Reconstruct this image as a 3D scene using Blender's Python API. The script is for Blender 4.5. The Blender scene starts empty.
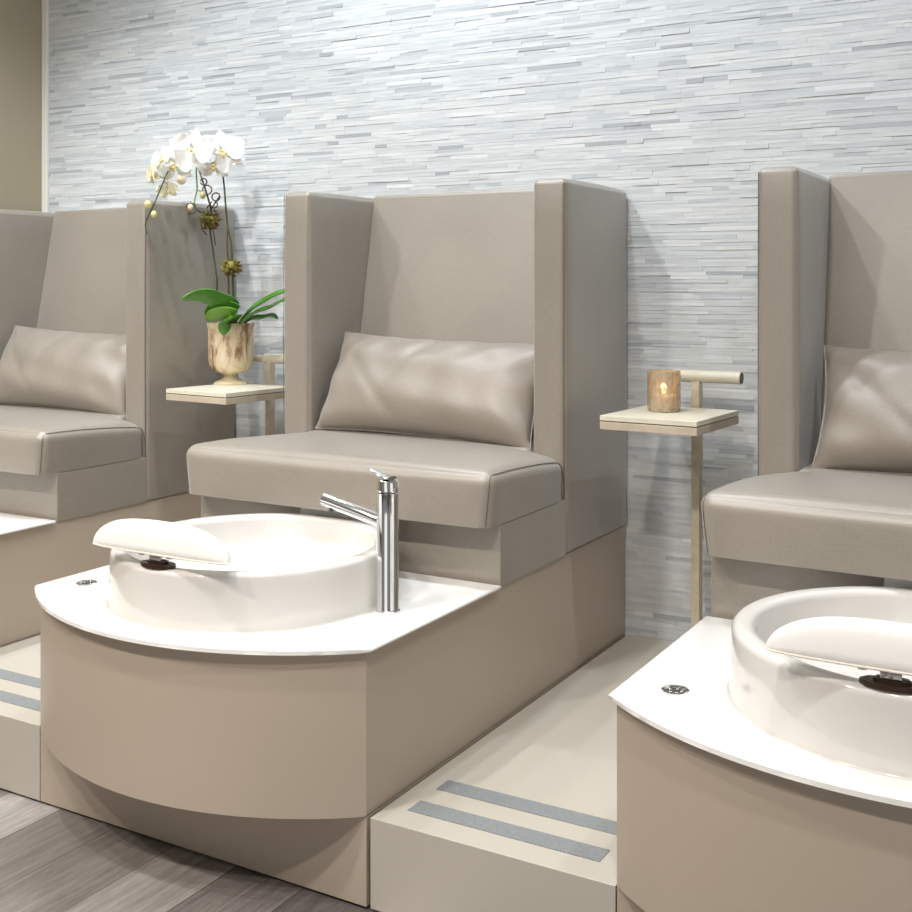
import bpy, bmesh, math, random
from mathutils import Vector, Matrix
from math import sin, cos, pi, sqrt, radians

random.seed(11)
SC = bpy.context.scene
COL = SC.collection
S = 0.8                      # layout units -> metres (applied to everything at the end)

# layout numbers ------------------------------------------------------------
PA, PC = 1.6322, 1.5633      # distance from the middle unit to the left / right one
W = 0.5                      # half width of a foot bath unit
D = 1.475                    # depth of a unit in front of the wall
HS = 0.197                   # height of the step
ZT = 0.5455                  # top of the cabinet
ZS = 0.5545                  # top of the white slab
WC = 0.505                   # half width of a chair
TW = 0.101                   # wing thickness
DW = 0.482                   # wing depth
ZW = 1.620                   # wing top

# ---------------------------------------------------------------- materials
def srgb(r, g, b):
    f = lambda c: c / 12.92 if c <= 0.04045 else ((c + 0.055) / 1.055) ** 2.4
    return (f(r / 255), f(g / 255), f(b / 255), 1)

def new_mat(name):
    m = bpy.data.materials.new(name); m.use_nodes = True
    nt = m.node_tree
    return m, nt, nt.nodes['Principled BSDF']

def plain(name, col, rough=0.5, metal=0.0, spec=0.5, coat=0.0, coatr=0.05, noise=None, bump=None, **kw):
    """noise=(scale, amount): gentle tone variation; bump=(scale, strength, distance)"""
    m, nt, b = new_mat(name)
    b.inputs['Roughness'].default_value = rough
    b.inputs['Metallic'].default_value = metal
    b.inputs['Specular IOR Level'].default_value = spec
    b.inputs['Coat Weight'].default_value = coat
    b.inputs['Coat Roughness'].default_value = coatr
    b.inputs['Base Color'].default_value = col
    tc = nt.nodes.new('ShaderNodeTexCoord')
    if noise:
        n = nt.nodes.new('ShaderNodeTexNoise'); n.inputs['Scale'].default_value = noise[0]; n.inputs['Detail'].default_value = 4
        nt.links.new(tc.outputs['Object'], n.inputs['Vector'])
        r = nt.nodes.new('ShaderNodeMapRange')
        r.inputs['From Min'].default_value = 0.3; r.inputs['From Max'].default_value = 0.7
        r.inputs['To Min'].default_value = 1 - noise[1]; r.inputs['To Max'].default_value = 1 + noise[1]
        nt.links.new(n.outputs['Fac'], r.inputs['Value'])
        mx = nt.nodes.new('ShaderNodeVectorMath'); mx.operation = 'SCALE'
        mx.inputs[0].default_value = col[:3]
        nt.links.new(r.outputs['Result'], mx.inputs['Scale'])
        nt.links.new(mx.outputs['Vector'], b.inputs['Base Color'])
    if bump:
        n = nt.nodes.new('ShaderNodeTexNoise'); n.inputs['Scale'].default_value = bump[0]; n.inputs['Detail'].default_value = 3
        nt.links.new(tc.outputs['Object'], n.inputs['Vector'])
        bp = nt.nodes.new('ShaderNodeBump'); bp.inputs['Strength'].default_value = bump[1]; bp.inputs['Distance'].default_value = bump[2]
        nt.links.new(n.outputs['Fac'], bp.inputs['Height']); nt.links.new(bp.outputs['Normal'], b.inputs['Normal'])
    for k, v in kw.items():
        b.inputs[k.replace('_', ' ')].default_value = v
    return m

def vinyl(name, col, rough, coat=0.6):
    """upholstery vinyl with a fine cross weave"""
    m, nt, b = new_mat(name)
    tc = nt.nodes.new('ShaderNodeTexCoord')
    L = nt.links.new
    def weave(vec):
        mp = nt.nodes.new('ShaderNodeMapping'); mp.inputs['Scale'].default_value = vec
        L(tc.outputs['Object'], mp.inputs['Vector'])
        n = nt.nodes.new('ShaderNodeTexNoise'); n.inputs['Scale'].default_value = 1.0; n.inputs['Detail'].default_value = 2
        L(mp.outputs['Vector'], n.inputs['Vector']); return n
    a, c = weave((60, 60, 700)), weave((700, 700, 60))
    big = nt.nodes.new('ShaderNodeTexNoise'); big.inputs['Scale'].default_value = 5; big.inputs['Detail'].default_value = 3
    L(tc.outputs['Object'], big.inputs['Vector'])
    ad = nt.nodes.new('ShaderNodeMath'); ad.operation = 'ADD'; L(a.outputs['Fac'], ad.inputs[0]); L(c.outputs['Fac'], ad.inputs[1])
    r = nt.nodes.new('ShaderNodeMapRange')
    r.inputs['From Min'].default_value = 0.6; r.inputs['From Max'].default_value = 1.4
    r.inputs['To Min'].default_value = 0.90; r.inputs['To Max'].default_value = 1.10
    L(ad.outputs[0], r.inputs['Value'])
    r2 = nt.nodes.new('ShaderNodeMapRange')
    r2.inputs['From Min'].default_value = 0.3; r2.inputs['From Max'].default_value = 0.7
    r2.inputs['To Min'].default_value = 0.95; r2.inputs['To Max'].default_value = 1.05
    L(big.outputs['Fac'], r2.inputs['Value'])
    mu = nt.nodes.new('ShaderNodeMath'); mu.operation = 'MULTIPLY'; L(r.outputs[0], mu.inputs[0]); L(r2.outputs[0], mu.inputs[1])
    sc = nt.nodes.new('ShaderNodeVectorMath'); sc.operation = 'SCALE'; sc.inputs[0].default_value = col[:3]
    L(mu.outputs[0], sc.inputs['Scale']); L(sc.outputs['Vector'], b.inputs['Base Color'])
    bp = nt.nodes.new('ShaderNodeBump'); bp.inputs['Strength'].default_value = 0.12; bp.inputs['Distance'].default_value = 0.001
    L(ad.outputs[0], bp.inputs['Height']); L(bp.outputs['Normal'], b.inputs['Normal'])
    b.inputs['Roughness'].default_value = rough
    b.inputs['Specular IOR Level'].default_value = 0.6
    b.inputs['Coat Weight'].default_value = coat
    b.inputs['Coat Roughness'].default_value = 0.42
    b.inputs['Coat IOR'].default_value = 1.6
    b.inputs['Sheen Weight'].default_value = 0.35
    b.inputs['Sheen Roughness'].default_value = 0.4
    b.inputs['Sheen Tint'].default_value = (0.90, 0.95, 1.0, 1)
    return m

M = {}
M['vinyl'] = vinyl('taupe_vinyl', srgb(139, 131, 120), 0.42)
M['pillow'] = vinyl('pillow_vinyl', srgb(137, 128, 117), 0.48, 0.3)
M['stitch'] = plain('stitching_thread', srgb(100, 88, 78), 0.8)
M['laminate'] = plain('taupe_laminate', srgb(178, 165, 150), 0.36, noise=(2.0, 0.03), bump=(260, 0.05, 0.0005))
M['step'] = plain('pale_laminate', srgb(184, 178, 167), 0.34, noise=(2.0, 0.03), bump=(260, 0.05, 0.0005))
M['black'] = plain('black_gap_shade', srgb(22, 20, 19), 0.8)  # near-black colour in place of the shade in the floor gap
M['slab'] = plain('white_solid_surface', srgb(244, 243, 240), 0.12, coat=0.4, noise=(3, 0.01))
M['ceramic'] = plain('white_ceramic', srgb(214, 211, 207), 0.10, coat=0.5, noise=(3, 0.01))
M['chrome'] = plain('polished_chrome', (0.86, 0.87, 0.88, 1), 0.05, 1.0, noise=(4, 0.02))
M['chrome_dark'] = plain('dark_chrome_inlay', (0.30, 0.31, 0.32, 1), 0.2, 1.0, noise=(30, 0.1))  # darker metal for the button inlay and the aerator
M['pad'] = plain('white_pad_vinyl', srgb(247, 246, 243), 0.42, noise=(4, 0.01), bump=(300, 0.06, 0.0005))
M['welt'] = plain('cream_welt', srgb(238, 228, 216), 0.5, noise=(6, 0.03))
M['bracket'] = plain('dark_brown_plastic', srgb(52, 36, 27), 0.3, noise=(20, 0.08))
M['panel'] = plain('pale_grey_plastic', srgb(238, 238, 236), 0.25, noise=(4, 0.02))
M['strip'] = plain('grey_grip_tape', srgb(126, 130, 131), 0.85, noise=(420, 0.22), bump=(600, 0.5, 0.001))
M['cream_top'] = plain('cream_shagreen', srgb(212, 206, 188), 0.35, noise=(40, 0.05), bump=(320, 0.08, 0.0006))
M['beige_board'] = plain('beige_limed_board', srgb(186, 173, 154), 0.42, noise=(25, 0.10), bump=(200, 0.1, 0.0006))
M['post'] = plain('champagne_metal', srgb(200, 189, 168), 0.38, 0.1, noise=(60, 0.10), bump=(160, 0.15, 0.0008))
M['grip'] = plain('cream_leather_grip', srgb(204, 198, 180), 0.42, noise=(30, 0.05), bump=(240, 0.1, 0.0006))
M['grip_end'] = plain('dark_bronze_cap', srgb(84, 70, 54), 0.35, 0.7, noise=(20, 0.06))
M['wall_paint'] = plain('beige_wall_paint', srgb(164, 153, 131), 0.65, noise=(1.5, 0.03), bump=(120, 0.08, 0.001))
M['trim'] = plain('pale_trim', srgb(228, 226, 218), 0.4, noise=(3, 0.02))
M['ceiling'] = plain('white_ceiling_paint', srgb(236, 234, 228), 0.8, noise=(2, 0.02))
M['leaf'] = plain('green_leaf', srgb(78, 136, 46), 0.30, noise=(14, 0.18), bump=(30, 0.15, 0.002))
M['leaf_light'] = plain('light_green_leaf', srgb(112, 158, 52), 0.32, noise=(14, 0.15), bump=(30, 0.15, 0.002))
M['stem'] = plain('dark_green_stem', srgb(58, 66, 34), 0.5, noise=(60, 0.25))
M['stem_green'] = plain('pale_green_stalk', srgb(118, 140, 84), 0.5, noise=(60, 0.15))
M['twig'] = plain('brown_curly_twig', srgb(92, 66, 42), 0.6, noise=(60, 0.25))
M['petal'] = plain('white_petal', srgb(250, 248, 244), 0.45, noise=(30, 0.02), bump=(60, 0.1, 0.001), Subsurface_Weight=0.15)
M['petal_small'] = plain('cream_petal', srgb(240, 232, 198), 0.45, noise=(30, 0.04), Subsurface_Weight=0.15)
M['lip'] = plain('yellow_lip', srgb(226, 204, 130), 0.45, noise=(120, 0.25))
M['bud'] = plain('cream_bud', srgb(232, 212, 176), 0.45, noise=(40, 0.10))
M['bud_green'] = plain('green_bud', srgb(206, 196, 136), 0.45, noise=(40, 0.12))
M['moss'] = plain('olive_moss', srgb(122, 118, 44), 0.8, noise=(90, 0.45))
M['moss_brown'] = plain('brown_moss', srgb(100, 66, 42), 0.8, noise=(90, 0.4))
M['soil'] = plain('dark_bark_soil', srgb(58, 42, 30), 0.9, noise=(80, 0.4), bump=(90, 0.8, 0.006))
M['wax'] = plain('cream_wax', srgb(246, 226, 186), 0.4, noise=(10, 0.02), Subsurface_Weight=0.3)
M['wick'] = plain('charred_wick', srgb(30, 24, 20), 0.9)

def urn_mat():
    m, nt, b = new_mat('distressed_urn'); L = nt.links.new
    tc = nt.nodes.new('ShaderNodeTexCoord')
    mp = nt.nodes.new('ShaderNodeMapping'); mp.inputs['Scale'].default_value = (34, 34, 8)
    L(tc.outputs['Object'], mp.inputs['Vector'])
    n = nt.nodes.new('ShaderNodeTexNoise'); n.inputs['Scale'].default_value = 1.0; n.inputs['Detail'].default_value = 6; n.inputs['Roughness'].default_value = 0.65
    n.inputs['Distortion'].default_value = 0.6
    L(mp.outputs['Vector'], n.inputs['Vector'])
    cr = nt.nodes.new('ShaderNodeValToRGB')
    e = cr.color_ramp.elements
    e[0].position = 0.34; e[0].color = srgb(112, 84, 62)
    e[1].position = 0.64; e[1].color = srgb(224, 212, 186)
    k = e.new(0.43); k.color = srgb(166, 134, 104)
    k = e.new(0.50); k.color = srgb(210, 192, 160)
    L(n.outputs['Fac'], cr.inputs['Fac']); L(cr.outputs['Color'], b.inputs['Base Color'])
    b.inputs['Roughness'].default_value = 0.32; b.inputs['Metallic'].default_value = 0.15
    bp = nt.nodes.new('ShaderNodeBump'); bp.inputs['Strength'].default_value = 0.25; bp.inputs['Distance'].default_value = 0.002
    L(n.outputs['Fac'], bp.inputs['Height']); L(bp.outputs['Normal'], b.inputs['Normal'])
    return m
M['urn'] = urn_mat()
M['urn_foot'] = plain('antique_cream_foot', srgb(208, 194, 164), 0.32, 0.15, noise=(30, 0.12))

def mercury_mat():
    m, nt, b = new_mat('mercury_glass'); L = nt.links.new
    tc = nt.nodes.new('ShaderNodeTexCoord')
    n = nt.nodes.new('ShaderNodeTexNoise'); n.inputs['Scale'].default_value = 55; n.inputs['Detail'].default_value = 5
    mp = nt.nodes.new('ShaderNodeMapping'); mp.inputs['Scale'].default_value = (1, 1, 0.45)
    L(tc.outputs['Object'], mp.inputs['Vector']); L(mp.outputs['Vector'], n.inputs['Vector'])
    cr = nt.nodes.new('ShaderNodeValToRGB'); e = cr.color_ramp.elements
    e[0].position = 0.30; e[0].color = srgb(204, 184, 156)
    e[1].position = 0.68; e[1].color = srgb(250, 238, 214)
    L(n.outputs['Fac'], cr.inputs['Fac']); L(cr.outputs['Color'], b.inputs['Base Color'])
    b.inputs['Roughness'].default_value = 0.22
    b.inputs['Metallic'].default_value = 0.15
    b.inputs['IOR'].default_value = 1.3
    r = nt.nodes.new('ShaderNodeMapRange'); r.inputs['From Min'].default_value = 0.35; r.inputs['From Max'].default_value = 0.6
    r.inputs['To Min'].default_value = 0.35; r.inputs['To Max'].default_value = 0.85
    L(n.outputs['Fac'], r.inputs['Value']); L(r.outputs['Result'], b.inputs['Transmission Weight'])
    return m
M['mercury'] = mercury_mat()

def emit_mat(name, col, s):
    m, nt, b = new_mat(name)
    b.inputs['Base Color'].default_value = col
    b.inputs['Emission Color'].default_value = col
    b.inputs['Emission Strength'].default_value = s
    return m
M['flame'] = emit_mat('flame_glow', (1.0, 0.58, 0.25, 1), 5.0)

def stone_mat():
    m, nt, b = new_mat('pale_grey_marble_strips'); L = nt.links.new
    geo = nt.nodes.new('ShaderNodeNewGeometry')
    tc = nt.nodes.new('ShaderNodeTexCoord')
    cr = nt.nodes.new('ShaderNodeValToRGB'); e = cr.color_ramp.elements
    e[0].position = 0.0; e[0].color = srgb(168, 173, 178)
    e[1].position = 1.0; e[1].color = srgb(218, 222, 224)
    for p, c in ((0.05, (186, 191, 195)), (0.16, (198, 202, 205)), (0.45, (204, 208, 210)), (0.75, (209, 212, 213)), (0.93, (214, 216, 216))):
        k = e.new(p); k.color = srgb(*c)
    L(geo.outputs['Random Per Island'], cr.inputs['Fac'])
    mp = nt.nodes.new('ShaderNodeMapping'); mp.inputs['Scale'].default_value = (5, 5, 60)
    L(tc.outputs['Object'], mp.inputs['Vector'])
    n = nt.nodes.new('ShaderNodeTexNoise'); n.inputs['Scale'].default_value = 2.0; n.inputs['Detail'].default_value = 6; n.inputs['Roughness'].default_value = 0.6
    L(mp.outputs['Vector'], n.inputs['Vector'])
    r = nt.nodes.new('ShaderNodeMapRange'); r.inputs['From Min'].default_value = 0.25; r.inputs['From Max'].default_value = 0.75
    r.inputs['To Min'].default_value = 0.86; r.inputs['To Max'].default_value = 1.08
    L(n.outputs['Fac'], r.inputs['Value'])
    sc = nt.nodes.new('ShaderNodeVectorMath'); sc.operation = 'SCALE'
    L(cr.outputs['Color'], sc.inputs[0]); L(r.outputs['Result'], sc.inputs['Scale'])
    L(sc.outputs['Vector'], b.inputs['Base Color'])
    b.inputs['Roughness'].default_value = 0.42
    bp = nt.nodes.new('ShaderNodeBump'); bp.inputs['Strength'].default_value = 0.35; bp.inputs['Distance'].default_value = 0.003
    L(n.outputs['Fac'], bp.inputs['Height']); L(bp.outputs['Normal'], b.inputs['Normal'])
    return m
M['stone'] = stone_mat()

def plank_mat():
    """grey-brown wood planks running towards the wall (metres)"""
    m, nt, b = new_mat('grey_wood_planks'); L = nt.links.new
    tc = nt.nodes.new('ShaderNodeTexCoord')
    sx = nt.nodes.new('ShaderNodeSeparateXYZ'); L(tc.outputs['Object'], sx.inputs[0])
    def math_(op, a, bb=None):
        k = nt.nodes.new('ShaderNodeMath'); k.operation = op
        for i, v in enumerate((a, bb)):
            if v is None: continue
            if isinstance(v, (int, float)): k.inputs[i].default_value = v
            else: L(v, k.inputs[i])
        return k.outputs[0]
    pw = 0.190 * S
    u = math_('DIVIDE', math_('ADD', sx.outputs['X'], 0.05 * S + 40 * pw), pw)
    col = math_('FLOOR', u); fu = math_('FRACT', u)
    wn = nt.nodes.new('ShaderNodeTexWhiteNoise'); wn.noise_dimensions = '1D'; L(col, wn.inputs['W'])
    v = math_('ADD', math_('DIVIDE', sx.outputs['Y'], 0.95), math_('MULTIPLY', wn.outputs['Value'], 7.3))
    row = math_('FLOOR', v); fv = math_('FRACT', v)
    cb = nt.nodes.new('ShaderNodeCombineXYZ'); L(col, cb.inputs[0]); L(row, cb.inputs[1])
    w2 = nt.nodes.new('ShaderNodeTexWhiteNoise'); w2.noise_dimensions = '2D'; L(cb.outputs[0], w2.inputs['Vector'])
    cr = nt.nodes.new('ShaderNodeValToRGB'); e = cr.color_ramp.elements
    e[0].position = 0.0; e[0].color = srgb(86, 80, 78)
    e[1].position = 1.0; e[1].color = srgb(172, 168, 165)
    k = e.new(0.35); k.color = srgb(112, 106, 103)
    k = e.new(0.7); k.color = srgb(142, 137, 134)
    L(w2.outputs['Value'], cr.inputs['Fac'])
    mp = nt.nodes.new('ShaderNodeMapping'); mp.inputs['Scale'].default_value = (46, 3.2, 1)
    L(tc.outputs['Object'], mp.inputs['Vector'])
    off = nt.nodes.new('ShaderNodeVectorMath'); off.operation = 'ADD'
    L(mp.outputs['Vector'], off.inputs[0])
    sc0 = nt.nodes.new('ShaderNodeVectorMath'); sc0.operation = 'SCALE'; sc0.inputs['Scale'].default_value = 13.0
    L(w2.outputs['Color'], sc0.inputs[0]); L(sc0.outputs['Vector'], off.inputs[1])
    g = nt.nodes.new('ShaderNodeTexNoise'); g.inputs['Scale'].default_value = 1.0; g.inputs['Detail'].default_value = 7; g.inputs['Roughness'].default_value = 0.68; g.inputs['Distortion'].default_value = 0.5
    L(off.outputs['Vector'], g.inputs['Vector'])
    mr = nt.nodes.new('ShaderNodeMapRange'); mr.inputs['From Min'].default_value = 0.3; mr.inputs['From Max'].default_value = 0.7
    mr.inputs['To Min'].default_value = 0.66; mr.inputs['To Max'].default_value = 1.24
    L(g.outputs['Fac'], mr.inputs['Value'])
    mp2 = nt.nodes.new('ShaderNodeMapping'); mp2.inputs['Scale'].default_value = (190, 9, 1)
    L(tc.outputs['Object'], mp2.inputs['Vector'])
    off2 = nt.nodes.new('ShaderNodeVectorMath'); off2.operation = 'ADD'; L(mp2.outputs['Vector'], off2.inputs[0]); L(sc0.outputs['Vector'], off2.inputs[1])
    g2 = nt.nodes.new('ShaderNodeTexNoise'); g2.inputs['Scale'].default_value = 1.0; g2.inputs['Detail'].default_value = 5; g2.inputs['Roughness'].default_value = 0.7; g2.inputs['Distortion'].default_value = 1.2
    L(off2.outputs['Vector'], g2.inputs['Vector'])
    mr2 = nt.nodes.new('ShaderNodeMapRange'); mr2.inputs['From Min'].default_value = 0.3; mr2.inputs['From Max'].default_value = 0.7
    mr2.inputs['To Min'].default_value = 0.72; mr2.inputs['To Max'].default_value = 1.22
    L(g2.outputs['Fac'], mr2.inputs['Value'])
    grain = math_('MULTIPLY', mr.outputs['Result'], mr2.outputs['Result'])
    # joints
    j1 = math_('GREATER_THAN', fu, 0.018); j2 = math_('GREATER_THAN', fv, 0.003)
    jj = math_('ADD', math_('MULTIPLY', math_('MULTIPLY', j1, j2), 0.5), 0.5)
    tot = math_('MULTIPLY', grain, jj)
    sc = nt.nodes.new('ShaderNodeVectorMath'); sc.operation = 'SCALE'
    L(cr.outputs['Color'], sc.inputs[0]); L(tot, sc.inputs['Scale'])
    L(sc.outputs['Vector'], b.inputs['Base Color'])
    b.inputs['Roughness'].default_value = 0.5
    bp = nt.nodes.new('ShaderNodeBump'); bp.inputs['Strength'].default_value = 0.25; bp.inputs['Distance'].default_value = 0.002
    L(tot, bp.inputs['Height']); L(bp.outputs['Normal'], b.inputs['Normal'])
    return m
M['planks'] = plank_mat()

# ---------------------------------------------------------------- mesh tools
def grid_axis(h, r, n):
    """coordinates on [-h, h] denser in the rounded ends"""
    k = 6
    ends = [-h + r * (1 - cos(i / k * pi / 2)) * 1.0 for i in range(k)]
    mid = [-(h - r) + 2 * (h - r) * i / n for i in range(n + 1)]
    return ends + mid + [-a for a in reversed(ends)]

def soft_box(bm, x0, x1, y0, y1, z0, z1, r=0.015, n=8, puff=(0, 0, 0, 0, 0, 0), fn=None):
    """rounded box; puff = outward bulge of -x,+x,-y,+y,-z,+z faces"""
    c = Vector(((x0 + x1) / 2, (y0 + y1) / 2, (z0 + z1) / 2))
    h = Vector(((x1 - x0) / 2, (y1 - y0) / 2, (z1 - z0) / 2))
    r = min(r, min(h) * 0.98)
    ax = [grid_axis(h[i], r, n) for i in range(3)]
    cache = {}
    def vert(p):
        key = (round(p[0], 6), round(p[1], 6), round(p[2], 6))
        if key in cache: return cache[key]
        q = Vector([max(-(h[i] - r), min(h[i] - r, p[i])) for i in range(3)])
        d = Vector(p) - q
        if d.length > 1e-9: d = d.normalized() * r
        o = q + d
        t = [max(-1, min(1, p[i] / h[i])) for i in range(3)]
        b = [max(0, 1 - t[i] ** 2) for i in range(3)]
        for i in range(3):
            j, k = [(1, 2), (0, 2), (0, 1)][i]
            a = puff[2 * i] if t[i] < 0 else puff[2 * i + 1]
            o[i] += (1 if t[i] > 0 else -1) * a * (b[j] * b[k]) ** 0.6 * abs(t[i]) ** 2
        o = o + c
        if fn: o = Vector(fn(o))
        v = bm.verts.new(o); cache[key] = v
        return v
    for i in range(3):
        j, k = [(1, 2), (2, 0), (0, 1)][i]
        for sgn in (-1, 1):
            A, B = ax[j], ax[k]
            for a in range(len(A) - 1):
                for b_ in range(len(B) - 1):
                    vs = []
                    for (u, w) in ((a, b_), (a + 1, b_), (a + 1, b_ + 1), (a, b_ + 1)):
                        p = [0, 0, 0]; p[i] = sgn * h[i]; p[j] = A[u]; p[k] = B[w]
                        v = vert(p)
                        if v not in vs: vs.append(v)
                    if len(vs) < 3: continue
                    if sgn < 0: vs.reverse()
                    try: bm.faces.new(vs)
                    except ValueError: pass
    return bm

def box(bm, x0, x1, y0, y1, z0, z1, bev=0.0):
    vs = [bm.verts.new((x, y, z)) for z in (z0, z1) for y in (y0, y1) for x in (x0, x1)]
    fs = [bm.faces.new([vs[i] for i in f]) for f in ((0, 2, 3, 1), (4, 5, 7, 6), (0, 1, 5, 4), (2, 6, 7, 3), (0, 4, 6, 2), (1, 3, 7, 5))]
    if bev:
        es = list({e for f in fs for e in f.edges})
        bmesh.ops.bevel(bm, geom=es, offset=bev, segments=2, profile=0.5, affect='EDGES')
    return bm

def prism(bm, pts, z0, z1, bev=0.0, seg=2):
    """extrude an xy outline (counter clockwise)"""
    lo = [bm.verts.new((x, y, z0)) for x, y in pts]
    hi = [bm.verts.new((x, y, z1)) for x, y in pts]
    n = len(pts)
    f1 = bm.faces.new(list(reversed(lo))); f2 = bm.faces.new(hi)
    for i in range(n):
        bm.faces.new((lo[i], lo[(i + 1) % n], hi[(i + 1) % n], hi[i]))
    if bev:
        es = list(set(f1.edges) | set(f2.edges))
        bmesh.ops.bevel(bm, geom=es, offset=bev, segments=seg, profile=0.5, affect='EDGES')
    return bm

def lathe(bm, prof, cx=0, cy=0, n=64, closed=False):
    rings = []
    for r, z in prof:
        if r < 1e-6: rings.append([bm.verts.new((cx, cy, z))])
        else: rings.append([bm.verts.new((cx + r * cos(2 * pi * i / n), cy + r * sin(2 * pi * i / n), z)) for i in range(n)])
    for a, b in zip(rings, rings[1:]):
        for i in range(n):
            j = (i + 1) % n
            if len(a) == 1 and len(b) == 1: continue
            if len(a) == 1: bm.faces.new((a[0], b[j], b[i]))
            elif len(b) == 1: bm.faces.new((a[i], a[j], b[0]))
            else: bm.faces.new((a[i], a[j], b[j], b[i]))
    bmesh.ops.recalc_face_normals(bm, faces=bm.faces)
    return bm

def spline(pts, k=8):
    """Catmull-Rom through pts"""
    P = [Vector(p) for p in pts]
    if len(P) < 3: return P
    P = [P[0] * 2 - P[1]] + P + [P[-1] * 2 - P[-2]]
    out = []
    for i in range(1, len(P) - 2):
        a, b, c, d = P[i - 1:i + 3]
        for t in range(k):
            s = t / k
            out.append(0.5 * ((2 * b) + (c - a) * s + (2 * a - 5 * b + 4 * c - d) * s * s + (3 * b - a - 3 * c + d) * s ** 3))
    out.append(P[-2])
    return out

def tube(bm, pts, r, n=10, r1=None, cap=True):
    pts = [Vector(p) for p in pts]
    rings = []
    up = None
    for i, p in enumerate(pts):
        t = (pts[min(i + 1, len(pts) - 1)] - pts[max(i - 1, 0)]).normalized()
        if up is None:
            up = Vector((0, 0, 1)) if abs(t.z) < 0.9 else Vector((1, 0, 0))
        s = t.cross(up).normalized(); up = s.cross(t).normalized()
        rr = r if r1 is None else r + (r1 - r) * i / (len(pts) - 1)
        rings.append([bm.verts.new(p + s * rr * cos(2 * pi * j / n) + up * rr * sin(2 * pi * j / n)) for j in range(n)])
    for a, b in zip(rings, rings[1:]):
        for j in range(n):
            bm.faces.new((a[j], a[(j + 1) % n], b[(j + 1) % n], b[j]))
    if cap:
        bm.faces.new(list(reversed(rings[0]))); bm.faces.new(rings[-1])
    bmesh.ops.recalc_face_normals(bm, faces=bm.faces)
    return bm

def ball(bm, c, r, sc=(1, 1, 1), rot=None, seg=14):
    m = Matrix.Translation(c) @ (rot or Matrix()) @ Matrix.Diagonal((r * sc[0], r * sc[1], r * sc[2], 1))
    bmesh.ops.create_uvsphere(bm, u_segments=seg, v_segments=max(6, seg * 2 // 3), radius=1, matrix=m)
    return bm

ORIG = {}        # root object -> its origin in layout coordinates
def B(): return bmesh.new()

def obj(name, bm, mat, parent=None, smooth=True, angle=40, origin=None):
    """one mesh object; parts are moved into the frame of their thing"""
    if parent is not None:
        o = parent
        while o.parent: o = o.parent
        off = ORIG[o.name]
    else:
        off = Vector(origin) if origin else Vector((0, 0, 0))
    bmesh.ops.translate(bm, verts=bm.verts, vec=-off)
    me = bpy.data.meshes.new(name)
    bm.to_mesh(me); bm.free()
    me.materials.append(mat)
    if smooth:
        for p in me.polygons: p.use_smooth = True
        me.set_sharp_from_angle(angle=radians(angle))
    ob = bpy.data.objects.new(name, me); COL.objects.link(ob)
    if parent is not None: ob.parent = parent
    else:
        ob.location = off; ORIG[ob.name] = off.copy()
    return ob

def tag(o, label, cat, group=None):
    o['label'] = label; o['category'] = cat
    if group: o['group'] = group
    return o

def thing(name, loc, label, cat, group=None):
    o = bpy.data.objects.new(name, None); COL.objects.link(o)
    o.empty_display_size = 0.1
    o.location = loc; ORIG[o.name] = Vector(loc)
    return tag(o, label, cat, group)

def copy_thing(root, dx, label, dy=0, dz=0):
    r = root.copy(); COL.objects.link(r)
    r.location = root.location + Vector((dx, dy, dz)); r['label'] = label
    ORIG[r.name] = ORIG[root.name] + Vector((dx, dy, dz))
    for ch in list(root.children):
        c = ch.copy(); COL.objects.link(c); c.parent = r
        for g in list(ch.children):
            d = g.copy(); COL.objects.link(d); d.parent = c
    return r

def structure(name, bm, mat, smooth=False):
    o = obj(name, bm, mat, smooth=smooth); o['kind'] = 'structure'
    return o

# ---------------------------------------------------------------- the setting
XL, XR = -2.225, 3.3
ZC = 3.45
structure('floor', box(B(), XL - 0.1, 4.6, -6.2, 0.1, -0.1, 0.0), M['planks'])

bm = B()
rng = random.Random(5)
rowh = 0.0147
z = 0.0
BRD = 0.0012
while z < ZC:
    x = XL + 0.035 - rng.random() * 0.2
    zt = z + rng.uniform(0.0095, 0.0155)
    while x < XR:
        ln = rng.uniform(0.05, 0.24)
        x0, x1 = max(x, XL + 0.035), min(x + ln, XR)
        x += ln
        if x1 - x0 < 0.006: continue
        yf = rng.gauss(0.0, 0.00035) - (0.0012 if rng.random() < 0.03 else 0) + (0.0014 if rng.random() < 0.05 else 0)
        t0, t1 = rng.gauss(0, 0.0004), rng.gauss(0, 0.0004)
        g = 0.00015
        vs = [bm.verts.new(p) for p in ((x0 + g, yf + t0, z + g), (x1 - g, yf + t1, z + g), (x1 - g, yf + t1 - t0 * 0.5, zt - g), (x0 + g, yf + t0 * 0.6, zt - g),
                                        (x0 + g, 0.03, z + g), (x1 - g, 0.03, z + g), (x1 - g, 0.03, zt - g), (x0 + g, 0.03, zt - g))]
        for f in ((0, 1, 2, 3), (3, 2, 6, 7), (1, 0, 4, 5), (0, 3, 7, 4), (2, 1, 5, 6)):
            bm.faces.new([vs[i] for i in f])
    z = zt
box(bm, XL, XR, 0.022, 0.08, 0, ZC)
structure('wall_back', bm, M['stone'])
structure('wall_left', box(B(), XL - 0.08, XL - 0.004, -6.2, 0.08, 0, ZC), M['wall_paint'])
structure('trim_1', box(B(), XL - 0.002, XL + 0.033, -0.012, 0.03, 0, ZC, 0.002), M['trim'])
structure('ceiling', box(B(), XL - 0.1, 4.6, -6.2, 0.1, ZC, ZC + 0.06), M['ceiling'])

# ---------------------------------------------------------------- foot bath unit
def arc(w, y0, sag, n=48):
    """points from (-w, y0) bowing towards the room to (w, y0)"""
    R = (w * w + sag * sag) / (2 * sag)
    a = math.asin(w / R)
    return [(R * sin(-a + 2 * a * i / n), y0 + (R - sag) - R * cos(-a + 2 * a * i / n)) for i in range(n + 1)]

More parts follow.
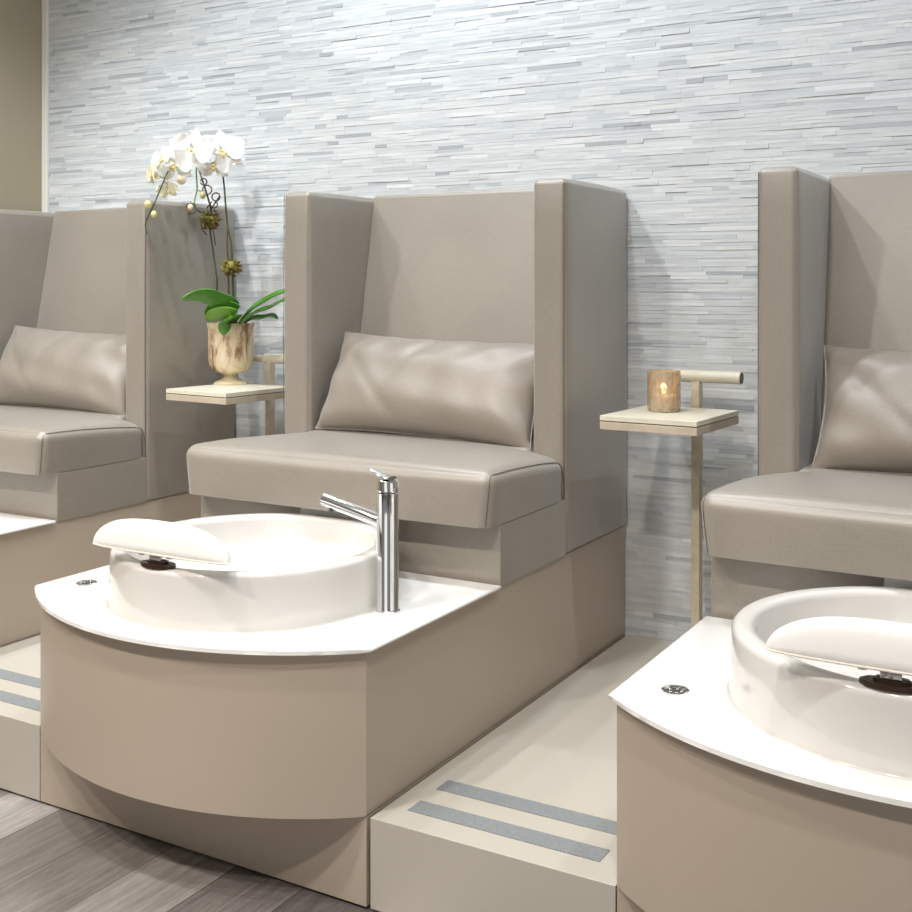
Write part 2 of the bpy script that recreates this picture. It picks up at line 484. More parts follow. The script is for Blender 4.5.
YB = -0.004       # rear of everything that stands against the wall
def make_unit():
    t = thing('foot_bath_cabinet', (0, -D / 2, 0), 'bow-fronted taupe foot bath cabinet in the middle, under the chair beside the orchid', 'cabinet', 'foot bath cabinets')
    obj('toe_shadow_strip', box(B(), -W + 0.01, W - 0.01, -D + 0.012, YB, 0, 0.02), M['black'], t, False)  # black strip stands in for the shadow line under the base
    obj('lower_base', box(B(), -W, W, -D, YB, 0.006, HS - 0.0015, 0.0012), M['laminate'], t, False)
    pts = arc(W, -D, 0.180) + [(W, YB), (-W, YB)]
    obj('cabinet_body', prism(B(), pts, HS, ZT, 0.0012, 1), M['laminate'], t, angle=30)
    o = 0.0155
    pts = arc(W + o, -D - 0.004, 0.200) + [(W + o, -0.893), (-W - o, -0.893)]
    obj('slab_top', prism(B(), pts, ZT, ZS, 0.004, 3), M['slab'], t, angle=50)
    b = B()
    lathe(b, [(0.0, ZS + 0.0015), (0.019, ZS + 0.0015), (0.021, ZS + 0.004), (0.0245, ZS + 0.0045), (0.0262, ZS + 0.003), (0.0265, ZS - 0.001)], -0.411, -1.405, 40)
    btn = obj('jet_button', b, M['chrome'], t)
    b = B()
    for k in range(5):
        a = 2 * pi * k / 5 + 0.3
        c = Vector((-0.411 + 0.0115 * cos(a), -1.405 + 0.0115 * sin(a), ZS + 0.0018))
        ball(b, c, 0.0048, (1, 1, 0.35), seg=12)
    obj('button_inlay', b, M['chrome_dark'], btn)
    return t
unit = make_unit()
copy_thing(unit, -PA, 'taupe foot bath cabinet at the far left edge, mostly out of view')
copy_thing(unit, PC, 'bow-fronted taupe foot bath cabinet in the right foreground, nearest the camera')

# ---------------------------------------------------------------- steps between the units
def make_step(x0, x1, label, strips):
    t = thing('platform_step', ((x0 + x1) / 2, -D / 2, 0), label, 'step', 'steps between the foot baths')
    obj('step_box', box(B(), x0 + 0.010, x1 - 0.003, -D, YB, 0.006, HS, 0.0012), M['step'], t, False)
    obj('toe_shadow_strip', box(B(), x0 + 0.012, x1 - 0.012, -D + 0.012, YB, 0, 0.02), M['black'], t, False)  # black strip stands in for the shadow line under the step
    for (ya, yb) in ((-1.289, -1.236), (-1.408, -1.355)):
        obj('grip_strip', box(B(), x0 + 0.06, x1 - 0.063, ya, yb, HS, HS + 0.0015), M['strip'], t, False)
make_step(W, PC - W, 'pale step with two grey grip strips between the middle and right foot baths', 2)
make_step(-PA + W, -W, 'pale step with grey grip strips at the left edge, behind the middle foot bath', 2)

# ---------------------------------------------------------------- chairs
def seam(bm, pts, r=0.0016):
    tube(bm, pts, r, 6)

def make_chair():
    t = thing('wingback_spa_chair', (0, -0.45, ZT), 'taupe vinyl winged chair in the middle, beside the orchid table', 'chair', 'winged spa chairs')
    obj('seat_base', soft_box(B(), -WC - 0.002, WC + 0.002, -0.880, -DW + 0.004, ZT, 0.706, 0.004, 4), M['vinyl'], t)
    # cushion: full width in front of the wings, narrower between them
    def cf(p):
        p = p.copy()
        f = max(0.0, min(1.0, (p.y + 0.95) / 0.47))          # 0 at the front, 1 at the wings
        u = (p.z - 0.706) / 0.15
        e = abs(p.x) / WC
        p.z -= 0.034 * f * f * max(0, u) * max(0, (e - 0.55) / 0.45) ** 2
        if p.z < 0.7065: p.z = 0.7065
        p.x *= 1 + 0.028 * max(0, min(1, u * 1.25)) * (1 - f)
        return p
    b = B()
    soft_box(b, -WC, WC, -0.950, -DW - 0.003, 0.665, 0.848, 0.036, 14, (0.004, 0.004, 0.010, 0, 0, 0.014), cf)
    soft_box(b, -WC + TW + 0.002, WC - TW - 0.002, -DW - 0.030, -0.235, 0.707, 0.846, 0.015, 6, (0, 0, 0, 0, 0, 0.010))
    cu = obj('seat_cushion', b, M['vinyl'], t, angle=60)
    for s in (-1, 1):
        b = B()
        q = 0.0095
        pts = [(WC - q, -0.950 + q, 0.708), (WC - q, -0.950 + q, 0.76), (WC - q, -0.950 + q, 0.80), (WC - q * 1.2, -0.950 + q * 1.2, 0.822), (WC - q * 1.4, -0.950 + q * 2.4, 0.848 - q * 1.3), (WC - q, -0.90, 0.848 - q),
               (WC - q, -0.80, 0.848 - q), (WC - q, -0.65, 0.848 - q), (WC - q, -0.55, 0.848 - q), (WC - q, -0.500, 0.848 - q * 1.6), (WC - q * 0.6, -0.489, 0.81), (WC, -0.487, 0.76), (WC, -0.487, 0.712)]
        pts = [cf(Vector((s * x_, y_, z_))) for x_, y_, z_ in pts]
        pts = [p + Vector((s * 0.0001, -0.0002, 0.0004)) for p in pts]
        seam(b, spline(pts, 6), 0.0011)
        obj('stitching', b, M['stitch'], cu)
    for s in (-1, 1):
        x0, x1 = sorted((s * (WC + 0.004), s * (WC - TW - 0.002)))
        b = B()
        pf = (0.004, 0.006) if s > 0 else (0.006, 0.004)
        soft_box(b, x0, x1, -DW - 0.002, YB, ZT, ZW + 0.003, 0.017, 12, (pf[0], pf[1], 0.010, 0, 0, 0.008))
        w = obj('wing', b, M['vinyl'], t, angle=60)
        b = B()
        xe = s * (WC - 0.0005)
        seam(b, [(xe, -DW - 0.0025, ZT + 0.004), (xe, -DW - 0.0035, 0.8), (xe, -DW - 0.0045, 1.1), (xe, -DW - 0.0035, 1.4), (xe, -DW - 0.002, ZW - 0.016), (xe, -DW + 0.001, ZW - 0.008)], 0.0011)
        obj('stitching', b, M['stitch'], w)
    def bf(p):
        p = p.copy()
        k = (YB - p.y) / (0.30 + YB)                       # 0 rear .. 1 front
        front = -0.112 - (ZW - p.z) * 0.190
        p.y = YB + (front - YB) * k
        return p
    b = B()
    soft_box(b, -WC + TW + 0.001, WC - TW - 0.001, -0.30, YB, ZT, ZW + 0.013, 0.012, 12, (0, 0, 0.03, 0, 0, 0.004), bf)
    obj('backrest', b, M['vinyl'], t, angle=60)
    return t
chair = make_chair()
copy_thing(chair, -PA, 'taupe vinyl winged chair at the left edge, beyond the orchid')
copy_thing(chair, PC, 'taupe vinyl winged chair at the right edge, beside the candle table')

# ---------------------------------------------------------------- lumbar pillows
def make_pillow(c, hw, hh, tilt, yaw, roll, seed, label):
    rr = random.Random(seed)
    ph = [rr.uniform(0, 6.28) for _ in range(8)]
    b = B(); n, m = 56, 28
    def pt(i, j, side):
        u, v = -1 + 2 * i / n, -1 + 2 * j / m
        U = math.copysign(abs(u) ** 0.9, u)
        x = hw * u * (1 - 0.045 * (1 - v * v) * abs(u) ** 3)
        z = hh * v * (1 - 0.085 * (1 - u * u) * abs(v) ** 3)
        th = 0.094 * (max(0, 1 - abs(u) ** 3.0) ** 0.55) * (max(0, 1 - abs(v) ** 2.6) ** 0.6)
        th *= 0.86 + 0.14 * (1 - v) / 2 * 1.4
        # creases running in from the edges
        e = (1 - th / 0.1)
        wr = 0.0042 * sin(9 * u + 5 * v + ph[0]) * sin(4 * v - 6 * u + ph[1])
        wr += 0.0035 * sin(17 * u - 9 * v + ph[2]) * max(0, v) ** 1.2
        wr += 0.0045 * sin(13 * (u + v * 0.6) + ph[3]) * max(0, abs(u) - 0.35)
        wr += 0.006 * math.exp(-((u + 0.55 + 0.5 * v) / 0.07) ** 2) * -(1 - v * v)
        wr += 0.005 * math.exp(-((u + 0.30 - 0.35 * v) / 0.05) ** 2) * -(max(0, 0.4 + v))
        th2 = max(0.0, th + wr * min(1, th / 0.03))
        return Vector((x, -side * th2 if side > 0 else th * 0.75, z))
    V = {}
    for side in (1, -1):
        for i in range(n + 1):
            for j in range(m + 1):
                edge = i in (0, n) or j in (0, m)
                if edge and side < 0: V[(i, j, -1)] = V[(i, j, 1)]; continue
                V[(i, j, side)] = b.verts.new(pt(i, j, side) if not edge else Vector((pt(i, j, 1).x, 0, pt(i, j, 1).z)))
    for side in (1, -1):
        for i in range(n):
            for j in range(m):
                f = [V[(i, j, side)], V[(i + 1, j, side)], V[(i + 1, j + 1, side)], V[(i, j + 1, side)]]
                if side < 0: f.reverse()
                b.faces.new(f)
    edge = [V[(i, 0, 1)].co.copy() for i in range(n + 1)] + [V[(n, j, 1)].co.copy() for j in range(1, m + 1)] + [V[(i, m, 1)].co.copy() for i in range(n - 1, -1, -1)] + [V[(0, j, 1)].co.copy() for j in range(m - 1, -1, -1)]
    mtx = Matrix.Translation(c) @ Matrix.Rotation(yaw, 4, 'Z') @ Matrix.Rotation(-tilt, 4, 'X') @ Matrix.Rotation(roll, 4, 'Y')
    bmesh.ops.transform(b, matrix=mtx, verts=b.verts)
    base = Vector(c)
    t = thing('lumbar_pillow', base, label, 'pillow', 'lumbar pillows on the chairs')
    p = obj('pillow_cover', b, M['pillow'], t, angle=80)
    b2 = B(); tube(b2, [mtx @ q for q in edge], 0.0018, 6, cap=False)
    obj('edge_seam', b2, M['pillow'], p)
    return t
make_pillow((0.011, -0.404, 0.998), 0.394, 0.172, radians(26), radians(-1.0), radians(1.5), 1, 'long shiny taupe pillow on the middle chair')
make_pillow((-PA + 0.006, -0.396, 0.992), 0.386, 0.170, radians(24), radians(1), radians(1.5), 5, 'long taupe pillow on the chair at the left edge')
make_pillow((PC + 0.012, -0.402, 0.998), 0.385, 0.172, radians(24), radians(-1), radians(0), 9, 'long taupe pillow on the chair at the right edge, beyond the candle table')

# ---------------------------------------------------------------- basins
BX, BY, BR, BZ = 0.009, -1.2480, 0.3455, 0.6835
def make_basin():
    t = thing('foot_basin', (BX, BY, ZS), 'round white foot basin behind the chrome faucet, on the middle cabinet', 'basin', 'round foot baths')
    ro, ri = BR, BR - 0.046
    prof = [(0.0, ZS), (ro - 0.02, ZS), (ro + 0.009, ZS + 0.0003)]
    for k in range(1, 6):
        a = k / 5 * pi / 2; prof.append((ro + 0.009 - 0.0045 * sin(a), ZS + 0.0003 + 0.006 * (1 - cos(a))))
    prof += [(ro + 0.0045 - 0.0045 * k / 8, ZS + 0.0063 + (BZ - 0.013 - ZS - 0.0063) * k / 8) for k in range(1, 9)]
    for k in range(1, 7):
        a = k / 6 * pi / 2; prof.append((ro - 0.013 + 0.013 * cos(a), BZ - 0.013 + 0.013 * sin(a)))
    prof.append((ro - 0.022, BZ + 0.0003))
    for k in range(0, 7):
        a = pi / 2 * (1 - k / 6); prof.append((ri + 0.016 - 0.016 * cos(a), BZ - 0.016 + 0.016 * sin(a)))
    prof += [(ri - 0.004, BZ - 0.05), (ri - 0.012, ZS + 0.06), (ri - 0.03, ZS + 0.035), (ri - 0.07, ZS + 0.02), (0.12, ZS + 0.014), (0.032, ZS + 0.012), (0.0, ZS + 0.012)]
    obj('bowl', lathe(B(), prof, BX, BY, 128), M['ceramic'], t, angle=75)
    obj('drain', lathe(B(), [(0.0, ZS + 0.0145), (0.022, ZS + 0.0145), (0.030, ZS + 0.0135), (0.031, ZS + 0.012)], BX, BY, 32), M['chrome'], t)
    return t
basin = make_basin()
copy_thing(basin, PC, 'large round white foot basin in the right foreground')

def make_plate():
    b = B()
    w, h, r = 0.1385, 0.1415, 0.014
    pts = [(-w, 0), (w, 0)]
    for k in range(7):
        a = k / 6 * pi / 2; pts.append((w - r + r * cos(a), h - r + r * sin(a)))
    for k in range(7):
        a = pi / 2 + k / 6 * pi / 2; pts.append((-w + r + r * cos(a), h - r + r * sin(a)))
    prism(b, pts, 0, 0.0075, 0.0015, 2)
    bmesh.ops.transform(b, matrix=Matrix.Translation((0.013, -0.8822, ZS)) @ Matrix.Rotation(pi / 2, 4, 'X'), verts=b.verts)
    o = obj('splash_plate', b, M['panel'], None, origin=(0.013, -0.886, ZS))
    return tag(o, 'pale grey upright plate behind the middle basin', 'plate', 'plates behind the basins')
pl = make_plate()
copy_thing(pl, PC, 'pale grey upright plate behind the right foreground basin')

# ---------------------------------------------------------------- faucet
FX, FY = 0.394, -1.232
t = thing('basin_faucet', (FX, FY, ZS), 'tall chrome faucet standing beside the middle basin', 'faucet')
FR = 0.0262
b = B()
lathe(b, [(0, ZS), (FR + 0.003, ZS), (FR + 0.003, ZS + 0.004), (FR + 0.001, ZS + 0.006), (FR, ZS + 0.008), (FR, 0.832), (FR - 0.001, 0.833), (0, 0.833)], FX, FY, 48)
obj('body', b, M['chrome'], t)
b = B()
lathe(b, [(0, 0.8345), (FR - 0.001, 0.8345), (FR, 0.8355), (FR, 0.860), (FR - 0.002, 0.863), (0, 0.8645)], FX, FY, 48)
for v in b.verts:
    if v.co.z > 0.85: v.co.z += 0.11 * (FX - v.co.x)
hd = obj('handle_cap', b, M['chrome'], t)
b = B()
n = 12
rings = []
for i in range(n + 1):
    s = i / n
    x = FX + 0.012 - 0.058 * s; zc = 0.8635 + 0.018 * s ** 1.5 + 0.003
    hw = 0.019 * (1 - 0.45 * s) * (1 if s < 0.93 else 0.7); th = 0.0045 * (1 - 0.5 * s)
    rings.append([b.verts.new((x, FY + hw * cos(a), zc + th * sin(a))) for a in [2 * pi * k / 16 for k in range(16)]])
for a, c in zip(rings, rings[1:]):
    for k in range(16): b.faces.new((a[k], a[(k + 1) % 16], c[(k + 1) % 16], c[k]))
b.faces.new(rings[0]); b.faces.new(rings[-1]); bmesh.ops.recalc_face_normals(b, faces=b.faces)
obj('lever', b, M['chrome'], hd)
b = B()
p0, p1 = Vector((FX, FY, 0.760)), Vector((0.219, FY - 0.012, 0.803))
tube(b, [p0.lerp(p1, k / 6) for k in range(7)], 0.0155, 28)
sp = obj('spout', b, M['chrome'], t)
b = B()
q = p1 + (p0 - p1).normalized() * 0.018
tube(b, [q + Vector((0.004, 0, -0.0165)), q + Vector((0.004, 0, -0.022)), q + Vector((0.004, 0, -0.022))], 0.009, 20)
obj('aerator', b, M['chrome_dark'], sp)

# ---------------------------------------------------------------- footrests on the basin rims
def make_footrest():
    cx, cy, z0 = 0.008, -1.600, 0.712
    t = thing('footrest', (cx, cy + 0.08, BZ), 'white padded footrest on a dark clamp, on the middle basin', 'footrest', 'footrests on the basins')
    a_, h_, z0 = 0.204, 0.070, 0.7170
    b = B(); n, m = 56, 26
    def section(u):
        g = max(0.0, 1 - abs(u) ** 3.0)
        H = h_ * g ** 0.55; df = 0.020 * g ** 0.4; dr = 0.115 * max(0.0, 1 - abs(u) ** 1.7) ** 0.75 + 0.006 * g ** 0.4
        out = []
        for k in range(m + 1):
            if k <= 8:
                a = k / 8 * pi / 2
                out.append((cy + 0.022 - df * cos(a) ** 0.8, z0 + H * sin(a) ** 0.9))
            else:
                q = (k - 8) / (m - 8)
                q = 1 - (1 - q) ** 1.3
                out.append((cy + 0.022 + dr * q, z0 + H * max(0.0, 1 - q ** 1.5) ** 0.75))
        return out
    rows = []
    for i in range(n + 1):
        u = -cos(pi * i / n)
        if i in (0, n): rows.append([b.verts.new((cx + a_ * u, cy + 0.022, z0))])
        else: rows.append([b.verts.new((cx + a_ * u, y, z)) for y, z in section(u)])
    for r0, r1 in zip(rows, rows[1:]):
        if len(r0) == 1:
            for k in range(m): b.faces.new((r0[0], r1[k], r1[k + 1]))
        elif len(r1) == 1:
            for k in range(m): b.faces.new((r0[k], r1[0], r0[k + 1]))
        else:
            for k in range(m): b.faces.new((r0[k], r1[k], r1[k + 1], r0[k + 1]))
    front = [r[0] for r in rows]; back = [r[-1] for r in rows]
    low = lambda v: b.verts.new((cx + (v.co.x - cx) * 0.97, cy + 0.05 + (v.co.y - cy - 0.05) * 0.90, z0 - 0.004))
    lf = [low(v) for v in front]; lb = [lf[0]] + [low(v) for v in back[1:-1]] + [lf[-1]]
    for i in range(n):
        for (p, q, rev) in ((front, lf, False), (back, lb, True)):
            f = [p[i], q[i], q[i + 1], p[i + 1]]
            b.faces.new(f if not rev else list(reversed(f)))
        f = []
        for v in (lf[i], lb[i], lb[i + 1], lf[i + 1]):
            if v not in f: f.append(v)
        b.faces.new(f)
    bmesh.ops.recalc_face_normals(b, faces=b.faces)
    loop = [v.co.copy() for v in front] + [v.co.copy() for v in reversed(back[1:-1])]
    pad = obj('pad', b, M['pad'], t, angle=55)
    b = B(); tube(b, loop + [loop[0]], 0.0015, 8, cap=False)
    obj('piping', b, M['welt'], pad)
    # clamp on the rim
    by = BY - BR + 0.022
    b = B()
    for (w, d, za, zb) in ((0.050, 0.022, BZ, BZ + 0.009), (0.030, 0.015, BZ + 0.008, BZ + 0.014)):
        pts = [(w * cos(2 * pi * i / 40), by + d * sin(2 * pi * i / 40)) for i in range(40)]
        prism(b, pts, za, zb, 0.003, 2)
    cl = obj('clamp', b, M['bracket'], t)
    b = B()
    box(b, -0.017, 0.017, by - 0.011, by + 0.011, BZ + 0.014, z0, 0.002)
    for s in (-1, 1):
        box(b, s * 0.043 - 0.007, s * 0.043 + 0.007, by - 0.012, by - 0.002, z0 - 0.010, z0 - 0.001, 0.001)
    box(b, -0.052, 0.052, by - 0.010, by + 0.012, z0 - 0.004, z0 - 0.0005, 0.001)
    obj('hinge', b, M['chrome'], cl)
    return t
fr = make_footrest()
copy_thing(fr, PC, 'white padded footrest on a dark clamp, on the right foreground basin')

# ---------------------------------------------------------------- side tables
TZ = 0.954
def make_table(xc, yc, th, px, py, g0, g1, rod, label, h=0.142, k=0.168):
    t = thing('side_table', (px, py, HS), label, 'table', 'side tables between the chairs')
    Rz = Matrix.Translation((xc, yc, 0)) @ Matrix.Rotation(th, 4, 'Z')
    b = box(B(), -h, h, -k, k, TZ - 0.0145, TZ, 0.0012); bmesh.ops.transform(b, matrix=Rz, verts=b.verts)
    tp = obj('table_top', b, M['cream_top'], t, False)
    b = box(B(), -h + 0.004, h - 0.004, -k + 0.004, k - 0.004, TZ - 0.017, TZ - 0.0145); bmesh.ops.transform(b, matrix=Rz, verts=b.verts)
    obj('shadow_gap', b, M['grip_end'], tp, False)  # bronze cap colour stands in for the shade between the two boards
    b = box(B(), -h, h, -k, k, TZ - 0.039, TZ - 0.017, 0.0012); bmesh.ops.transform(b, matrix=Rz, verts=b.verts)
    obj('lower_board', b, M['beige_board'], t, False)
    w = 0.0125
    b = box(B(), -w, w, -w, w, HS + 0.004, 1.040, 0.001); bmesh.ops.transform(b, matrix=Matrix.Translation((px, py, 0)) @ Matrix.Rotation(radians(-8), 4, 'Z'), verts=b.verts)
    obj('post', b, M['post'], t, False)
    b = box(B(), -0.04, 0.04, -0.03, 0.03, HS + 0.0004, HS + 0.005, 0.001); bmesh.ops.transform(b, matrix=Matrix.Translation((px, py, 0)), verts=b.verts)
    obj('foot_plate', b, M['post'], t, False)
    b = box(B(), px - 0.010, px + 0.010, py - 0.10, py + 0.01, TZ - 0.047, TZ - 0.0385, 0.001)
    obj('support_bracket', b, M['post'], t, False)
    b = B(); zb = 1.0455
    tube(b, [(px + g0, py, zb), (px + g0 + 0.003, py, zb), (px + g1 - 0.012, py, zb)], 0.0185, 28)
    gr = obj('grip_bar', b, M['grip'], t)
    b = B()
    tube(b, [(px + g1 - 0.012, py, zb), (px + g1 - 0.003, py, zb)], 0.0190, 28)
    obj('end_ring', b, M['cream_top'], gr)
    b = B()
    tube(b, [(px + g1 - 0.004, py, zb), (px + g1, py, zb)], 0.0165, 28)
    obj('end_cap', b, M['grip_end'], gr)
    if rod:
        b = B(); tube(b, [(px + g0 - rod, py, zb - 0.002), (px + g0 + 0.004, py, zb - 0.002)], 0.0125, 20)
        obj('rod', b, M['grip'], t)
    return t
make_table(0.7685, -0.336, -0.05, 0.784, -0.146, -0.075, 0.136, 0, 'cream side table holding the candle, on a slim post before the stone wall')
make_table(-0.866, -0.330, -0.09, -0.868, -0.110, -0.022, 0.16, 0.10, 'cream side table under the orchid, beside the middle chair', 0.150)

# ---------------------------------------------------------------- candle
cx, cy = 0.736, -0.301
r = 0.0475; h = 0.117
t = thing('candle_holder', (cx, cy, TZ), 'amber mercury-glass candle cup on the right side table', 'candle holder')
b = B()
lathe(b, [(0, TZ), (r - 0.006, TZ), (r - 0.002, TZ + 0.002), (r, TZ + 0.008), (r, TZ + h - 0.001), (r - 0.0012, TZ + h), (r - 0.0024, TZ + h - 0.001), (r - 0.0026, TZ + 0.012), (r - 0.006, TZ + 0.007), (0, TZ + 0.007)], cx, cy, 64)
obj('glass_cup', b, M['mercury'], t)
t = thing('votive_candle', (cx, cy, TZ + 0.0075), 'lit votive candle glowing inside the amber glass cup', 'candle')
zc = TZ + 0.0075
b = B(); lathe(b, [(0, zc), (0.034, zc), (0.035, zc + 0.002), (0.035, zc + 0.036), (0.033, zc + 0.038), (0.02, zc + 0.0355), (0, zc + 0.035)], cx, cy, 40)
obj('wax', b, M['wax'], t)
b = B(); tube(b, [(cx, cy, zc + 0.034), (cx + 0.001, cy, zc + 0.042), (cx + 0.002, cy, zc + 0.046)], 0.0012, 6)
obj('wick', b, M['wick'], t)
b = B(); lathe(b, [(0, zc + 0.041), (0.004, zc + 0.044), (0.0062, zc + 0.050), (0.0055, zc + 0.058), (0.003, zc + 0.067), (0, zc + 0.076)], cx, cy, 16)
obj('flame', b, M['flame'], t)

# ---------------------------------------------------------------- potted orchid
# picture plane helper used only to lay the plant out once, at y = OY
OX, OY = -0.966, -0.216
f_, hy_, yaw_, CAM = 1146.5, 287.07, radians(29.909), Vector((1.8675, -3.4735, 1.3122))
def at(px, py, y=OY):
    Rv = Vector((cos(yaw_), sin(yaw_), 0)); Fv = Vector((-sin(yaw_), cos(yaw_), 0))
    d = Fv + Rv * ((px - 456) / f_) - Vector((0, 0, 1)) * ((py - hy_) / f_)
    return CAM + d * ((y - CAM.y) / d.y)
t = thing('potted_orchid', (OX, OY, TZ), 'white orchid in a footed cream urn on the left side table', 'plant')
b = B()
lathe(b, [(0, 0.993), (0.03, 0.993), (0.052, 0.998), (0.070, 1.010), (0.079, 1.027), (0.0825, 1.05), (0.0825, 1.10), (0.083, 1.155), (0.087, 1.176), (0.0872, 1.180), (0.084, 1.180),
          (0.0795, 1.155), (0.079, 1.05), (0.065, 1.018), (0.03, 1.005), (0, 1.004)], OX, OY, 64)
urn = obj('urn', b, M['urn'], t)
b = B()
lathe(b, [(0, TZ), (0.063, TZ), (0.064, TZ + 0.004), (0.058, TZ + 0.009), (0.040, TZ + 0.016), (0.029, TZ + 0.023), (0.025, TZ + 0.030), (0.026, TZ + 0.038), (0.034, TZ + 0.041), (0, TZ + 0.042)], OX, OY, 48)
obj('urn_foot', b, M['urn_foot'], urn)
b = B(); lathe(b, [(0.0775, 1.150), (0.06, 1.158), (0.03, 1.163), (0, 1.165)], OX, OY, 32)
obj('soil', b, M['soil'], t)

def leaf(pts, w, mat, fold=0.25, twist=0.0):
    """leaf blade along a curve; w = half width"""
    c = spline(pts, 7); n = len(c)
    b = B(); rows = []
    side0 = None
    for i, p in enumerate(c):
        s = i / (n - 1)
        tdir = (c[min(i + 1, n - 1)] - c[max(i - 1, 0)]).normalized()
        sd = tdir.cross(Vector((0, 0, 1)))
        if sd.length < 0.2: sd = side0 or Vector((0, 1, 0))
        sd = sd.normalized()
        sd = Matrix.Rotation(twist, 3, tdir) @ sd
        if side0 is None: side0 = sd
        if sd.dot(side0) < 0: sd = -sd
        side0 = sd
        nm = sd.cross(tdir).normalized()
        if nm.z < 0: nm = -nm
        hw = w * (sin(pi * min(1, s * 0.90 + 0.10)) ** 0.55) * (1 if s < 0.999 else 0.05)
        hw = max(hw, w * 0.03)
        row = []
        for k in (-1, -0.6, 0, 0.6, 1):
            row.append((p + sd * hw * k + nm * (abs(k) * fold * hw), nm))
        rows.append(row)
    T = 0.0018
    up = [[b.verts.new(q + nm * T) for q, nm in r] for r in rows]
    dn = [[b.verts.new(q - nm * T) for q, nm in r] for r in rows]
    for i in range(n - 1):
        for k in range(4):
            b.faces.new((up[i][k], up[i][k + 1], up[i + 1][k + 1], up[i + 1][k]))
            b.faces.new((dn[i][k + 1], dn[i][k], dn[i + 1][k], dn[i + 1][k + 1]))
        for k in (0, 4):
            f = (up[i][k], up[i + 1][k], dn[i + 1][k], dn[i][k])
            b.faces.new(f if k == 0 else tuple(reversed(f)))
    b.faces.new(up[0] + list(reversed(dn[0]))); b.faces.new(list(reversed(up[-1])) + dn[-1])
    bmesh.ops.recalc_face_normals(b, faces=b.faces)
    return obj('leaf', b, mat, t, angle=60)
z0 = Vector((OX + 0.01, OY, 1.160))
def L_(px, py, dy=0.0): return at(px, py, OY + dy)
def fwd(X): return -0.36 * max(0.0, min(1.0, (390 - X) / 240)) ** 0.8      # the left spray leans out over the table edge
leaf([z0, L_(233, 309, -0.06), L_(216, 300, -0.13), L_(200, 296, -0.19), L_(182, 299, -0.25)], 0.034, M['leaf'], 0.2, 0.9)
leaf([z0 + Vector((0, -0.02, 0)), L_(234, 310, -0.06), L_(222, 307, -0.08), L_(212, 309, -0.09), L_(205, 315, -0.10)], 0.028, M['leaf'], 0.2, 0.7)
leaf([z0 + Vector((0, -0.03, 0)), L_(232, 316, -0.08), L_(221, 314, -0.10), L_(212, 317, -0.11), L_(206, 320, -0.11)], 0.030, M['leaf_light'], 0.2, 0.8)
leaf([z0 + Vector((0, -0.03, 0)), L_(234, 318, -0.07), L_(228, 321, -0.10), L_(225, 327, -0.105), L_(223, 335, -0.10)], 0.034, M['leaf'], 0.15, 0.2)
leaf([z0 + Vector((0.02, 0, 0)), L_(250, 312, 0.0), L_(262, 304, 0.0), L_(276, 296, 0.0), L_(292, 289, 0.0)], 0.030, M['leaf'], 0.35, 0.5)
leaf([z0 + Vector((0.02, -0.02, 0)), L_(254, 314, -0.03), L_(268, 309, -0.04), L_(281, 302, -0.05), L_(294, 298, -0.06)], 0.024, M['leaf'], 0.35, 0.35)
leaf([z0 + Vector((0.02, 0.01, 0)), L_(252, 319, 0.02), L_(263, 318, 0.03), L_(272, 316, 0.03), L_(278, 319, 0.03)], 0.016, M['leaf'], 0.3, 0.5)

def zz(X, Y): return 130 + X / 5.7, 120 + Y / 5.7       # close-up picture -> photograph
def stem(name, pts, r, mat, r1=None, dy=0.0):
    b = B(); tube(b, spline([Vector(p) if len(p) == 3 else at(*zz(*p), OY + dy + fwd(p[0])) for p in pts], 6), r, 8, r1)
    return obj(name, b, mat, t)
def at2(px, py, dy=0.0): return tuple(at(px, py, OY + dy))
stem('flower_stem', [(OX - 0.03, OY, 1.162), at2(217.5, 300), at2(217, 280), (492, 880), (470, 720), (455, 610), (462, 520), (440, 430), (415, 350), (392, 280), (378, 235), (340, 190), (285, 200), (245, 250), (210, 305), (175, 390), (135, 485), (90, 585), (97, 650)], 0.0042, M['stem'], 0.0022)
stem('flower_stem', [(OX + 0.02, OY + 0.01, 1.162), at2(233.5, 300), at2(233, 285), (582, 800), (575, 700), (556, 600), (545, 480), (538, 390), (530, 310), (532, 240)], 0.0042, M['stem'], 0.003)
stem('support_stake', [(OX + 0.012, OY + 0.015, 1.162), at2(229.5, 300, 0.01), (560, 840), (555, 720), (556, 630)], 0.0030, M['twig'], dy=0.01)
stem('flower_stalk', [(380, 250), (378, 310), (382, 390), (370, 450), (368, 490), (395, 525)], 0.0030, M['stem_green'], dy=-0.02)
stem('flower_stalk', [(120, 308), (160, 318), (190, 330), (205, 318)], 0.0022, M['stem_green'], dy=-0.01)
stem('flower_stalk', [(378, 402), (410, 405), (430, 400)], 0.0018, M['stem_green'], dy=-0.01)
def ring_pts(X, Y, r, a0, a1, n=16, dy=0.0, sq=1.0):
    return [at2(*zz(X + r * cos(a0 + (a1 - a0) * i / n), Y + sq * r * sin(a0 + (a1 - a0) * i / n)), dy + fwd(X) + 0.01 * sin(i)) for i in range(n + 1)]
def twig(pts):
    b = B(); tube(b, [Vector(p) for p in pts], 0.0026, 7); obj('curly_twig', b, M['twig'], t)
twig(ring_pts(348, 505, 30, 0.6, 6.4, dy=-0.02) + [at2(*zz(400, 525), -0.01), at2(*zz(430, 530), 0)])
twig(ring_pts(440, 398, 26, 2.5, 8.2, dy=0.01))
twig(ring_pts(490, 438, 23, 0.0, 6.0, dy=-0.02) + [at2(*zz(480, 480), -0.01), at2(*zz(455, 520), 0)])
twig(ring_pts(420, 352, 18, 3.5, 9.0, dy=-0.01))
twig(ring_pts(478, 482, 20, -1.2, 4.0, dy=-0.015) + [at2(*zz(440, 500), 0)])
twig([at2(*zz(470, 600), -0.01), at2(*zz(480, 660), -0.01), at2(*zz(487, 715), 0.0)])
